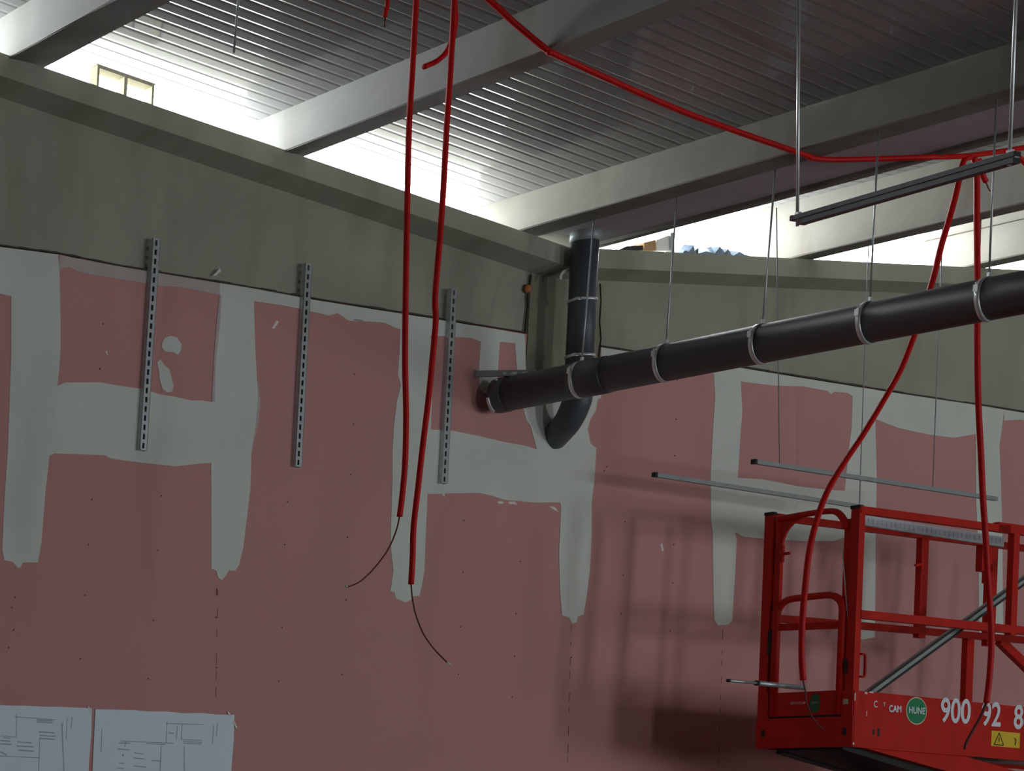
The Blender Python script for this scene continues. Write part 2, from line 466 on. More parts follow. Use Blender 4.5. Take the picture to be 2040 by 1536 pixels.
# precast beams
def beam(x0, x1, zb, zt, label, tilt=0, name='concrete_beam'):
    bm = bmesh.new()
    ch = .006
    prof = [(x0+.012, zt(x0)+.010), (x0, zb+ch), (x0+ch, zb), (x1-ch, zb), (x1, zb+ch), (x1-.012, zt(x1)+.010)]
    n = 60; rows = []
    for k in range(n+1):
        y = .20+(YF-.20)*k/n
        j = (lambda: random.uniform(-.0022, .0022)) if 0 < k < 40 else (lambda: 0)
        rows.append([bm.verts.new((a+j(), y, b+j())) for a, b in prof])
    for k in range(n):
        for i in range(6):
            q = (i+1) % 6
            bm.faces.new((rows[k][i], rows[k][q], rows[k+1][q], rows[k+1][i]))
    bm.faces.new(rows[0]); bm.faces.new(rows[-1][::-1])
    o = fin(bm, name, M['gutter'] if zt is deck_right else M['beam'], origin=((x0+x1)/2, 0, zb))  # right-bay beams take the darkened concrete to offset the strong gap light
    if zt is deck_right and x0 > 6:
        b2 = bmesh.new(); box(b2, (x0-.001, YF, zb+.205), (x0+.02, .19, zb+.209))
        c = sub(b2, 'seam', M['crack'], o)
    return tag(o, label, 'beam', 'precast roof beams')
beam(-.47, -.255, 4.762, deck_left, 'concrete roof beam crossing the top left corner of the view')
beam(1.160, 1.300, 4.598, deck_left, 'concrete roof beam between the two large bright gaps, behind the hanging red conduits')
beam(4.945, 5.080, 4.594, deck_right, 'concrete roof beam right of the valley, its lit side over the widest sky gap')
beam(6.530, 6.668, 4.752, deck_right, 'concrete roof beam at the right edge, beyond the narrow sky gap')
for x in (-2.08, -3.69, -5.30, -6.9):
    beam(x-.07, x+.07, top_left(x)-.002, deck_left, 'concrete roof beam overhead outside the left of the view')
for x in (8.2, 9.8, 11.4):
    beam(x-.07, x+.07, top_right(x)+.004, deck_right, 'concrete roof beam overhead beyond the right of the view')
# valley gutter beam
GZ = 4.443
bm = bmesh.new()
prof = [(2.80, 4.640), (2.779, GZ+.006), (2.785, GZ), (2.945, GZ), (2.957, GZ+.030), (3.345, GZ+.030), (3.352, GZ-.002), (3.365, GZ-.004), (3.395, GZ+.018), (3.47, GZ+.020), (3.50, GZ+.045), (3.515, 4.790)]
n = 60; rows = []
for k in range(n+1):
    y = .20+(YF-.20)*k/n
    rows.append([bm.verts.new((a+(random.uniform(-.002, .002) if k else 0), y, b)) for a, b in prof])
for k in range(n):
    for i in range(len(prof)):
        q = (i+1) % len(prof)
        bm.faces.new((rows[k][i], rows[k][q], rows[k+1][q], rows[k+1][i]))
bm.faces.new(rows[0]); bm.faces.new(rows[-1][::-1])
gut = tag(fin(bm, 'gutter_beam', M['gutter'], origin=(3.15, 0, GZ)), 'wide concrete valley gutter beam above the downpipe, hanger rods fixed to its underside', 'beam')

bm = bmesh.new(); box(bm, (2.959, YF, GZ+.016), (3.343, -.10, GZ+.032))  # paler strip set in the groove under the beam
c = sub(bm, 'gutter_strip', M['lining'], gut); c['label'] = 'lighter grey underside strip between the beam flanges'

# ------------------------------------------------------------------ grey pipe on hangers
A0 = Vector((2.699, -.05, 3.590)); A1 = Vector((2.895, -2.10, 3.61))
def on_pipe_plane(px, py):
    """photo point on the upright plane through the pipe axis"""
    n = Vector((-(A1.y-A0.y), A1.x-A0.x, 0)).normalized()
    d = RT*((px-1020-PPX)/FPX) + UP*(-(py-768-PPY)/FPX) + _f
    return CAM + d*((A0-CAM).dot(n)/d.dot(n))
axis_px = [(992,789),(1200,750),(1500,685),(1700,642.5),(2040,582)]
ax = [on_pipe_plane(*q) for q in axis_px]
pdir = (ax[-1]-ax[0]).normalized()
pend = ax[0]+pdir*5.6
RP = (on_pipe_plane(1200, 714)-on_pipe_plane(1200, 787)).length/2*.97
def pp(t): return ax[0]+pdir*t
pipe = root('drain_pipe', ax[0], 'long dark grey plastic drain pipe slung below the gutter beam towards the right', 'pipe')
bm = bmesh.new()
tube(bm, [ax[0]+pdir*.01, pend], RP, 48)
sub(bm, 'pipe_body', M['pvc'], pipe, True)
bm = bmesh.new()  # rounded end plug
tube(bm, [ax[0]+pdir*d for d in (-.012, -.010, -.004, .010, .055, .058)], RP, 48, radii=[RP*.55, RP*.86, RP*1.0, RP*1.035, RP*1.035, RP*1.0])
sub(bm, 'end_plug', M['pvc'], pipe, True)
s_end = on_pipe_plane(1212, 748); ts = (s_end-ax[0]).dot(pdir)
bm = bmesh.new()
tube(bm, [pp(ts-.16), pp(ts-.155), pp(ts-.005), pp(ts)], RP, 48, radii=[RP*1.0, RP*1.045, RP*1.045, RP*1.0])
sub(bm, 'socket_joint', M['pvc'], pipe, True)
bm = bmesh.new()  # steel arc shaped as the bright highlight low on the rim
ring(bm, ax[0]+pdir*.004, pdir, RP*1.0, RP*1.10, .014, 24, a0=math.radians(12), a1=math.radians(66), ref=(-1, 0, 0))
c = sub(bm, 'rim_glint', M['zinc'], pipe, True); c['label'] = 'bright steel arc shaped as the highlight on the pipe end'
bm = bmesh.new()
q = on_pipe_plane(989, 761); bmesh.ops.create_uvsphere(bm, u_segments=12, v_segments=8, radius=.0085); bmesh.ops.translate(bm, vec=ax[0]+pdir*.03+Vector((-RP*.66, 0, RP*.80)), verts=bm.verts)
sub(bm, 'rim_bolt', M['zinc'], pipe, True)

# hangers
tops = [(1183,435),(1348,400),(1545,338),(1750,262),(1985,200)]
bots = [(1158,720),(1326,690),(1518,645),(1732,603),(1969,547)]
clab = ['hanger nearest the wall, its rod crossing in front of the downpipe', 'second pipe hanger from the wall, with a faint thin rod', 'middle pipe hanger, beyond the left end of the overhead strut', 'pipe hanger under the strut rail, fourth from the wall', 'pipe hanger nearest the right edge, where the red conduits pass behind']
for k, (tp, bt) in enumerate(zip(tops, bots)):
    T = at(*tp, 'Z', GZ)
    q = on_pipe_plane(*bt); t = (q-ax[0]).dot(pdir)
    C0 = pp(t)
    top = C0+Vector((0, 0, RP+.006))
    h = root('pipe_hanger', C0, 'steel '+clab[k], 'pipe hanger', 'hangers of the drain pipe')
    bm = bmesh.new(); ring(bm, C0, pdir, RP*1.0+.0005, RP+.0045, .018, 48)
    sub(bm, 'clamp_band', M['zinc'], h, True)
    side = pdir.cross(Vector((0,0,1))).normalized()
    if side.dot(RT) > 0: side = -side
    for sg in (1, -1):
        bm = bmesh.new()
        e = C0+side*sg*(RP+.010)+Vector((0, 0, .030*1))
        box(bm, e-Vector((.006, .008, .012)), e+Vector((.006, .008, .016)))
        tube(bm, [e+Vector((0,0,-.020)), e+Vector((0,0,.026))], .004, 8)
        sub(bm, 'clamp_lug', M['zinc'], h)
    bm = bmesh.new(); tube(bm, [top, T+Vector((0,0,.02 if T.x > 2.95 else 0))], .0038, 8)
    sub(bm, 'threaded_rod', M['galv'], h, True)
    bm = bmesh.new(); tube(bm, [top+Vector((0,0,-.008)), top+Vector((0,0,.016))], .009, 6)
    sub(bm, 'rod_nut', M['zinc'], h)

# ------------------------------------------------------------------ downpipe
DR = .062; DY = -.17
dt = at(1166, 480, 'Y', DY); db = at(1154, 730, 'Y', DY)
hole = at(1108, 868, 'Y', 0)
dx = (dt.x+db.x)/2
down = root('downpipe', (dx, DY, 3.5), 'vertical blue-grey downpipe in front of the column, elbowing into the plastered wall', 'pipe')
bm = bmesh.new(); tube(bm, [(dt.x, DY, GZ-.030), (db.x, DY, 3.66)], DR, 36); sub(bm, 'pipe_body', M['pvc2'], down, True)
bm = bmesh.new(); tube(bm, [(dt.x, DY, GZ+.028), (dt.x, DY, GZ-.035)], DR+.006, 36); c = sub(bm, 'top_collar', M['galvdull'], down, True); c['label'] = 'light grey collar under the gutter'
bm = bmesh.new()
e = spline([(db.x, DY, 3.70), (db.x, DY, 3.62), (db.x, DY+.005, 3.58), (db.x+.02, DY+.06, hole.z+.05), (hole.x, .015, hole.z-.012)], 6)
tube(bm, e, DR+.004, 30); sub(bm, 'elbow', M['pvc2'], down, True)
for py, lab in ((600, 'upper clamp ring on the downpipe'), (712, 'lower clamp ring on the downpipe')):
    q = at(1160, py, 'Y', DY)
    xx = dt.x+(db.x-dt.x)*((py-480)/250)
    bm = bmesh.new(); ring(bm, (xx, DY, q.z), (0,0,1), DR-.002, DR+.006, .014, 36, ref=(1,0,0))
    cl = sub(bm, 'clamp_ring', M['zinc'], down, True)
    for sg, l in ((-1, .02), (1, .012)):
        bm = bmesh.new()
        e = Vector((xx+sg*(DR+.006), DY-.02*(sg < 0), q.z)); box(bm, e-Vector((.008, .012, .007)), e+Vector((.008, .012, .007)))
        tube(bm, [e+Vector((0,-.03,0)), e+Vector((0,.03,0))], .0045, 8)
        sub(bm, 'clamp_bolt', M['zinc'], cl)
# plaster collar
bm = bmesh.new()
# crumpled white strip beside the downpipe
def chain_sheet(bm, pts, wv, th=.002):
    for (a, b) in zip(pts, pts[1:]): bar(bm, a, b, wv, th, (0,-1,0))
yy = -.115
P = [at(x, y, 'Y', yy) for x, y in [(1141,510),(1140,530),(1134,537),(1124,541),(1118,548),(1117,557)]]
bm = bmesh.new()
tube(bm, spline(P, 4), .008, 8, radii=None)
for v in bm.verts: v.co.y = (v.co.y-yy)*.5+yy
tag(fin(bm, 'plastic_strip', M['white'], origin=P[2]), 'crumpled white plastic strip caught behind the downpipe under the wall ledge', 'plastic scrap')
q = at(1051, 575, 'Y', .005)
bm = bmesh.new(); bmesh.ops.create_icosphere(bm, subdivisions=3, radius=.022)
for v in bm.verts: v.co *= random.uniform(.85, 1.1); v.co.y *= .6
bmesh.ops.translate(bm, vec=(q.x, .005, q.z), verts=bm.verts)
tag(fin(bm, 'foam_plug', M['orange'], True, origin=None) if False else fin(bm, 'foam_plug', M['orange'], None, True, origin=(q.x, .005, q.z)), 'small orange foam plug in the crack left of the column', 'foam')

# wall bracket beside the pipe end
b0 = at(948, 745, 'Y', 0)
br = root('wall_bracket', b0, 'short slotted steel cantilever bracket on the wall behind the pipe end', 'bracket')
bm = bmesh.new()
b1 = at(1066, 743, 'Y', -.24)
dv = (b1-b0)
bar(bm, b0+Vector((0, -.004, 0)), b1, .021, .030)
sub(bm, 'arm', M['galvdull'], br)
for k in range(5):
    bm = bmesh.new()
    c0 = b0+dv*(.12+.18*k); s = dv.cross(Vector((0,0,1))).normalized()
    if s.dot(RT) > 0: s = -s
    d = dv.normalized()
    bar(bm, c0+s*.0108-d*.011, c0+s*.0108+d*.011, .0012, .011)
    sub(bm, 'slot', M['white'], br)
bm = bmesh.new(); box(bm, b0+Vector((-.012, -.006, -.018)), b0+Vector((.014, 0, .018))); sub(bm, 'wall_plate', M['galvdull'], br)

# ------------------------------------------------------------------ slotted channels on the wall
def channel_mesh():
    """upright channel 41 x 21 mm, 1 m long, web towards the room with a row of slots"""
    bm = bmesh.new()
    W2, D, L, n = .0205, .021, 1.0, 23
    sw = .0065; pitch = L/n
    xs = [-W2, -sw, sw, W2]
    zs = [0]
    for k in range(n):
        z = pitch*(k+.5); zs += [z-.013, z+.013]
    zs.append(L)
    V = [[bm.verts.new((x, 0, z)) for x in xs] for z in zs]
    for i in range(len(zs)-1):
        for j in range(3):
            if j == 1 and i % 2 == 1: continue
            bm.faces.new((V[i][j], V[i][j+1], V[i+1][j+1], V[i+1][j]))
    # side walls and inturned lips
    for sx in (-1, 1):
        a = [bm.verts.new((sx*W2, y, z)) for z in (0, L) for y in (0, D)]
        bm.faces.new((a[0], a[1], a[3], a[2]))
        b = [bm.verts.new((x, D, z)) for z in (0, L) for x in (sx*W2, sx*.011)]
        bm.faces.new((b[0], b[1], b[3], b[2]))
    bmesh.ops.remove_doubles(bm, verts=bm.verts, dist=1e-5)
    bmesh.ops.solidify(bm, geom=bm.faces[:], thickness=.0018)
    me = bpy.data.meshes.new('slotted_channel'); bm.to_mesh(me); bm.free(); me.materials.append(M['galv'])
    return me
cme = channel_mesh()
for (x0, y0, x1, y1), lab in zip([(312,475,285,897),(615,525,594,930),(905,575,885,963)],
        ['slotted steel channel upright on the wall, leftmost, beside two plaster dabs', 'slotted steel channel upright on bare pink board, left of the hanging red conduits', 'slotted steel channel upright between the red conduits and the pipe end']):
    a = at(x0, y0, 'Y', -.022); b = at(x1, y1, 'Y', -.022)
    o = bpy.data.objects.new('slotted_channel', cme); COL.objects.link(o)
    d = (a-b); o.location = b; o.scale = (1, 1, d.length); o.rotation_euler = (0, math.atan2(d.x, d.z), 0)
    tag(o, lab, 'steel channel', 'slotted channels on the wall')

# ------------------------------------------------------------------ strut rail hanging on two rods
sa = at(1583, 441, 'Z', 3.8); sb = at(2026, 313, 'Z', 3.8)
sr = root('strut_rail', sa, 'dark steel strut rail hung overhead on two bright threaded rods', 'hanging rail')
d = (sb-sa).normalized(); s = d.cross(Vector((0,0,1))).normalized()
bm = bmesh.new()
bar(bm, sa+Vector((0,0,.011)), sb+Vector((0,0,.011)), .034, .017)
sub(bm, 'upper_channel', M['darksteel'], sr)
bm = bmesh.new()
bar(bm, sa+d*.03+Vector((0,0,-.011)), sb+Vector((0,0,-.011)), .034, .018)
sub(bm, 'lower_channel', M['darksteel'], sr)
bm = bmesh.new(); bar(bm, sa+Vector((0,0,.0005)), sb+Vector((0,0,.0005)), .022, .005); sub(bm, 'web', M['galvdull'], sr)
for e, off, zz in ((sa, -1, .011), (sa+d*.03, -1, -.011)):
    bm = bmesh.new(); bar(bm, e+d*off*.006+Vector((0,0,zz)), e+d*.004+Vector((0,0,zz)), .036, .020); c = sub(bm, 'end_cap', M['wire'], sr); c['label'] = 'dark red end cap'
for (x0, y0), P0 in (((1592, 0), sa+d*.012), ((2024, 0), sb-d*.022)):
    P1 = at(x0, y0, 'Y', P0.y); dd = (P1-P0).normalized()
    t = (deck_left(1.4)-.002-P0.z)/dd.z; top = P0+dd*t
    top.z = min(top.z, deck_left(top.x)-.001)
    bm = bmesh.new(); tube(bm, [P0+Vector((0,0,-.022)), top], .0054, 10); sub(bm, 'threaded_rod', M['zinc'], sr, True)
    bm = bmesh.new(); tube(bm, [P0+Vector((0,0,.018)), P0+Vector((0,0,.030))], .012, 6); sub(bm, 'rod_nut', M['zinc'], sr)

# loose threaded rod top left
a = at(466, 105, 'Y', -1.2); b = at(475, 0, 'Y', -1.2); dd = (b-a).normalized(); b = a+dd*((deck_left(b.x)-a.z)/dd.z)
bm = bmesh.new(); tube(bm, [a, b], .0042, 8)
tag(fin(bm, 'threaded_rod', M['galvdull'], None, True, origin=b), 'short threaded rod hanging alone before the left bright gap', 'threaded rod')

# ------------------------------------------------------------------ tubes slung in front of the wall
def slung(name, L, R, y, rods, label):
    a = at(*L, 'Y', y); b = at(*R, 'Y', y)
    r = root(name, a, label, 'steel tube', 'tubes slung before the wall')
    bm = bmesh.new(); bar(bm, a, b, .017, .021); sub(bm, 'tube', M['galvdull'], r)
    bm = bmesh.new(); dd = (b-a).normalized(); bar(bm, a-dd*.016, a+dd*.004, .020, .024); c = sub(bm, 'end_plug', M['black'], r); c['label'] = 'black end plug'
    for (tx, ty, tz, bx, by) in rods:
        T = at(tx, ty, 'Z', tz); Bm = at(bx, by, 'Y', y)
        bm = bmesh.new(); tube(bm, [Bm, T], .0024, 8); sub(bm, 'hanger_rod', M['galvdull'], r, True)
slung('hanging_tube', (1306,946), (1712,1009), -.32, [(1730,488,4.597,1712,1008)], 'thin steel tube slung before the wall, lower and longer one left of the lift')
slung('hanging_tube', (1504,920), (1985,994), -.66, [(1547,414,4.463,1553,928), (1878,454,4.597,1858,974)], 'thin steel tube slung before the wall, upper one reaching behind the lift')
# stray rod at the right
T = at(1954, 437, 'Z', 4.597); Bm = at(1950, 560, 'Y', T.y)
bm = bmesh.new(); tube(bm, [T, Bm], .003, 8)
tag(fin(bm, 'threaded_rod', M['galvdull'], None, True, origin=T), 'thin rod hanging from the lit beam behind the two red conduits at right', 'threaded rod')

# ------------------------------------------------------------------ red conduits
def conduit(pts, wire, label, r=.0105, group='red conduits', tip=None, wire_name='wire', wr=.0028):
    P = spline(pts, 8)
    o = root('red_conduit', pts[0], label, 'conduit', group)
    bm = bmesh.new(); tube(bm, P, r, 12); sub(bm, 'sheath', M['hose'], o, True)
    if wire:
        bm = bmesh.new(); tube(bm, spline([pts[-1]]+wire, 8), wr, 8); wv = sub(bm, 'wire', M['wire'], o, True)
        wv['label'] = 'thin dark red pull wire'
    if tip:
        a, b = tip; bm = bmesh.new(); tube(bm, [a, b], .0035, 8); c = sub(bm, 'wire_tip', M['white'], o, True); c['label'] = 'white wire tip'
    return o
Y1 = -1.55
def y_(pts, y): return [at(a, b, 'Y', y) for a, b in pts]
t1 = at(833, -100, 'Y', Y1); t1.z = deck_left(t1.x)
conduit([t1]+y_([(829,0),(822,130),(815,250),(812,370),(810,480),(808,600),(807,720),(809,830),(807,920),(801,990),(796,1029)], Y1), y_([(790,1055),(778,1085),(763,1110),(740,1138),(715,1160),(691,1170)], Y1),
        'long red conduit hanging left of its twin, wire curling left below', tip=(at(691,1170,'Y',Y1), at(689,1166,'Y',Y1)))
t2 = at(905, -100, 'Y', Y1-.02); t2.z = deck_left(t2.x)
conduit([t2]+y_([(905,0),(898,130),(890,250),(883,380),(876,480),(867,590),(868,640),(861,720),(853,800),(842,890),(833,970),(824,1050),(822,1110),(819,1164)], Y1-.02), y_([(822,1195),(830,1230),(845,1265),(865,1293),(890,1319)], Y1-.02),
        'long red conduit hanging right of its twin, wire curling right to a white tip', tip=(at(890,1319,'Y',Y1-.02), at(898,1325,'Y',Y1-.02)))
t3 = at(900, -100, 'Y', Y1+.04); t3.z = deck_left(t3.x)
conduit([t3]+y_([(905,0),(907,40),(902,75),(890,103),(870,122),(845,133)], Y1+.04), None, 'short red conduit curling left from beside the long hanging pair')
t4 = at(776, -90, 'Y', Y1); t4.z = deck_left(t4.x)
conduit([t4]+y_([(772,0),(769,18),(767,34)], Y1), y_([(766,54)], Y1), 'short red conduit stub at the top edge, left of the long pair', r=.008)
# diagonal conduit: runs over the beams' undersides
g0 = at(1100, 106, 'Z', 4.598-.011); g1 = at(1614, 314, 'Z', GZ-.013)
m1 = at(1030, 50, 'Y', -1.36); m0 = at(975, 0, 'Y', -1.37); e0 = at(900, -62, 'Y', -1.40); e0.z = min(e0.z, deck_left(e0.x)-.01)
mid = at(1350, 218, 'Y', (g0.y+g1.y)/2)
diag = [e0, m0, m1, g0+Vector((-.02,0,.004)), g0, at(1200,152,'Y',g0.y), mid, at(1480,266,'Y',g1.y), g1+Vector((-.03,0,.006)), g1, at(1655,318,'Z',GZ-.013), at(1750,316.5,'Z',GZ-.013), at(1850,313,'Z',GZ-.013), at(1895,312,'Y',-1.6), at(1940,309,'Y',-1.6), at(2040,294,'Y',-1.6), at(2120,276,'Y',-1.6), Vector((4.60,-1.6,4.745)), Vector((4.93,-1.6,4.76))]
conduit(diag, None, 'long red conduit running diagonally under the roof beams to the right edge', r=.0118)
# drops at the right
YH = -1.605
conduit(y_([(1933,314),(1925,316),(1918,326),(1912,352),(1903,392),(1890,440),(1875,490),(1863,540),(1850,585),(1822,666),(1795,735),(1762,795),(1720,865),(1680,925),(1648,980),(1626,1040),(1612,1100),(1605,1160),(1599,1230),(1597,1300),(1600,1355)], YH),
        y_([(1602,1366),(1605,1378),(1607,1400),(1618,1428),(1640,1455)], YH), 'red conduit sweeping down left from the rail, ending before the lift gate', r=.0112)
conduit(y_([(1940,314),(1944,330),(1946,360),(1946,440),(1947,520),(1947,600),(1947,700),(1949,800),(1954,900),(1958,990),(1963,1060),(1968,1150),(1974,1230),(1975,1290),(1971,1350),(1965,1400)], YH+.005),
        y_([(1955,1425),(1940,1452),(1926,1478),(1922,1492)], YH+.005), 'red conduit dropping nearly straight in front of the lift side panel', r=.0112, wr=.006)
conduit(y_([(1950,316),(1953,335),(1958,350),(1964,362)], YH+.02), y_([(1967,370),(1972,381)], YH+.02), 'short red conduit stub below the rail with a black wire end', r=.0105)
conduit(y_([(2014,299),(2024,308),(2040,323),(2060,345),(2075,380)], YH), None, 'short red conduit dropping at the right edge beyond the rail end', r=.010)

# ------------------------------------------------------------------ things on the wall tops
# hollow block
def in_gap(x, y, yv): return at(x, y, 'Y', yv)
c0 = in_gap(193, 168, -.085); c1 = in_gap(306, 203, -.085)
hb = root('hollow_block', ((c0.x+c1.x)/2, -.03, (c0.z+c1.z)/2), 'beige two-cell hollow block standing in the left bright gap on the wall top', 'block')
bm = bmesh.new()
sl = (c1.z-c0.z)/(c1.x-c0.x); x0, x1 = c0.x, c1.x
hb_h = .095
def hbz(x): return top_left(x)
def slab(xa, xb, za, zb):
    vs = []
    for yv in (-.085, -.035):
        for x in (xa, xb):
            for zo in (za, zb):
                vs.append(bm.verts.new((x, yv, hbz(x)+zo)))
    for f in ((0,1,3,2),(4,6,7,5),(0,4,5,1),(2,3,7,6),(0,2,6,4),(1,5,7,3)): bm.faces.new([vs[i] for i in f])
slab(x0, x1, hb_h-.010, hb_h); slab(x0, x0+.012, .0, hb_h-.01); slab(x1-.012, x1, .0, hb_h-.01); xm = (x0+x1)/2; slab(xm-.009, xm+.009, .0, hb_h-.01)
slab(x0-.004, x1+.006, hb_h, hb_h+.006)
sub(bm, 'block_shell', M['clay'], hb)
# bits on the right-hand wall top
def lump(name, mtl, pxs, y0, y1, label, cat):
    bm = bmesh.new()
    q = [(at(x, y, 'Y', y0).x, at(x, y, 'Y', y0).z) for x, y in pxs]
    poly_patch(bm, q, y1, y0)
    cx = sum(a for a, b in q)/len(q); cz = min(b for a, b in q)
    return tag(fin(bm, name, mtl, origin=(cx, y0, cz)), label, cat)
lump('foam_block', M['tan'], [(1283,483),(1306,478),(1307,499),(1284,499)], .0, .08, 'small tan brown block on the wall top beneath the gutter lip', 'block')
lump('white_block', M['white'], [(1308,478),(1335,468),(1336,499),(1309,499)], .0, .08, 'small off-white block on the wall top beside the tan one', 'block')
lump('steel_post', M['galvdull'], [(1336,464),(1344,462),(1344,503),(1337,502)], -.01, .02, 'narrow grey steel post at the left end of the widest sky gap', 'post')
lump('gap_shade', M['black'], [(1228,500),(1250,490),(1281,489),(1281,499)], .0, .06, 'dark gap painted as a black filler on the wall top right of the downpipe', 'patch')  # black shape where the wall top shows only a dark gap
bm = bmesh.new()
pts = [(1344,504),(1350,498),(1358,497),(1366,486),(1369,492),(1378,492),(1376,500),(1392,494),(1410,493),(1420,490),(1428,495),(1437,494),(1444,505),(1458,498),(1470,506),(1484,510),(1484,514),(1344,508)]
q = [(at(x, y, 'Y', .02).x, at(x, y, 'Y', .02).z) for x, y in pts]
grid = []
for k in range(5):
    yv = -.02+.05*k
    row = []
    for (a, b) in q[:-2]:
        base = top_right(a); hgt = max(.002, b-base)*(1 if k == 1 else random.uniform(.35, .95))*(1-.12*abs(k-1))
        row.append(bm.verts.new((a+random.uniform(-.008, .008)*(k != 1), yv, base+hgt)))
    grid.append(row)
for k in range(4):
    for i in range(len(q)-3):
        bm.faces.new((grid[k][i], grid[k][i+1], grid[k+1][i+1], grid[k+1][i]))
for i in range(len(q)-3):
    a = grid[0][i].co; b = grid[0][i+1].co
    v = [bm.verts.new((a.x, a.y, top_right(a.x))), bm.verts.new((b.x, b.y, top_right(b.x)))]
    bm.faces.new((grid[0][i], grid[0][i+1], v[1], v[0]))
tag(fin(bm, 'foil_sheet', M['foil'], origin=(q[5][0], .02, top_right(q[5][0]))), 'crumpled blue-grey foil lying along the wall top in the widest sky gap', 'foil')

# ------------------------------------------------------------------ plan sheets on the wall
PAPERS = {}
def sheet(tl, tr, width_bottom_dx, seed, label):
    r = root('plan_sheet', at(*tl, 'Y', 0), label, 'paper plan', 'plans taped to the wall')
    a = wl(*tl); b = wl(*tr)
    hgt = .42
    out = [(a[0], a[1]-hgt), a]
    n = 8
    for k in range(1, n):
        out.append((a[0]+(b[0]-a[0])*k/n, a[1]+(b[1]-a[1])*k/n+random.uniform(-.002, .003)))
    out += [b, (b[0]+.004, b[1]-hgt*.3), (b[0]-.002, b[1]-hgt*.6), (b[0]+.002, b[1]-hgt)]
    bm = bmesh.new(); poly_patch(bm, out, -.0022, -.0034); PAPERS[r.name] = sub(bm, 'paper', M['paper'], r)
    return r
p1 = sheet((-85,1402), (182,1411), 0, 1, 'printed plan sheet at the bottom left corner, left of its neighbour')
p2 = sheet((189,1413), (466,1424), 0, 2, 'printed plan sheet on the pink wall, right of its neighbour')
def strokes(parent, name, m, segs, wd):
    bm = bmesh.new()
    for (x0, y0, x1, y1) in segs:
        a, b = wl(x0, y0), wl(x1, y1)
        bar(bm, (a[0], -.0037, a[1]), (b[0], -.0037, b[1]), wd, .0006, (0,1,0))
    merge(PAPERS[parent.name], [sub(bm, name, m, parent)])
strokes(p1, 'drawing', M['ink'], [(28,1428,110,1434),(32,1422,31,1468),(0,1466,31,1469),(143,1428,140,1452),(133,1430,131,1472),(0,1506,78,1510),(5,1470,20,1471),(78,1470,76,1536)], .0022)
strokes(p1, 'text_block', M['ink2'], [(72,1434,104,1436),(72,1438,104,1440),(76,1458,108,1460),(78,1465,110,1467),(78,1471,108,1473),(33,1478,62,1480),(32,1486,66,1488),(36,1494,66,1497),(0,1475,20,1477),(0,1482,22,1483),(0,1498,12,1504),(122,1440,126,1536)], .006)
strokes(p2, 'drawing', M['ink'], [(332,1437,330,1480),(330,1441,405,1444),(362,1443,360,1474),(240,1476,345,1481),(360,1473,402,1475),(432,1441,430,1468),(424,1445,422,1483),(202,1452,200,1500),(243,1505,245,1506),(250,1478,247,1488),(352,1446,350,1474)], .0022)
strokes(p2, 'text_block', M['ink2'], [(236,1480,258,1481),(364,1477,402,1479),(364,1481,400,1482),(290,1481,328,1483),(266,1500,285,1502),(265,1510,286,1512),(233,1492,258,1494),(236,1520,246,1521),(232,1530,246,1531),(265,1526,290,1528),(300,1515,320,1516),(320,1486,318,1536),(366,1486,366,1536),(335,1460,345,1461)], .005)
bm = bmesh.new(); x, z = wl(244, 1504); disc(bm, x, z, .0035, -.0042); merge(PAPERS[p2.name], [sub(bm, 'ink_dot', M['ink'], p2)])
for pr, pts in ((p1, [(174,1408),(181,1419)]), (p2, [(452,1418),(459,1427)]), (p2, [(464,1436),(470,1451)])):
    a, b = wl(*pts[0]), wl(*pts[1]); bm = bmesh.new(); bar(bm, (a[0], -.0045, a[1]), (b[0], -.0045, b[1]), .010, .001, (0,1,0)); c = sub(bm, 'tape', M['white'], pr)

# ------------------------------------------------------------------ scissor lift
T = Vector((3.876, -1.119, 1.825)); WD = .427; LL = 2.46
RL = Matrix(((1., -.006, .021), (.005, .999, .035), (-.021, -.035, .999)))
lift = root('scissor_lift', (4.85, -.9, 0), 'red scissor lift with raised guard-rail cage, phone number on its side panel', 'scissor lift')
def X(p): return T+RL@Vector(p)
def lbox(bm, a, b): box(bm, a, b, X)
def lbar(bm, p, q, wd, hg, upv=(0,0,1)): bar(bm, X(p), X(q), wd, hg, RL@Vector(upv))
def ltube(bm, pts, r): tube(bm, [X(p) for p in pts], r, 14)
def L(name, fn, m='red', parent=None, smooth=False, label=None):
    bm = bmesh.new(); fn(bm); o = sub(bm, name, M[m], parent or lift, smooth)
    if label: o['label'] = label
    return o
t = .040
# side panels (toe boards) and deck
toe = L('side_panel', lambda bm: lbox(bm, (-.004, -.004, .0), (LL, .012, .276)))
L('side_panel', lambda bm: lbox(bm, (0, WD-.012, .0), (LL, WD, .276)))
L('platform_floor', lambda bm: lbox(bm, (.004, .012, .02), (LL, WD-.012, .06)), 'galvdull')
endp = L('end_panel', lambda bm: (lbox(bm, (-.012, -.004, .0), (.002, WD+.004, .150)), lbox(bm, (-.010, .0, .15), (.002, .048, .276)), lbox(bm, (-.010, WD-.048, .15), (.002, WD+.002, .285))))
def gatepanel(bm):
    lbox(bm, (-.006, .068, .160), (.004, WD-.052, .280))
gp = L('gate_kick_plate', gatepanel)
L('gate_kick_plate_gap', lambda bm: (lbox(bm, (-.004, .048, .15), (-.001, .070, .280)), lbox(bm, (-.004, .048, .150), (-.001, WD-.048, .162))), 'black') if False else None
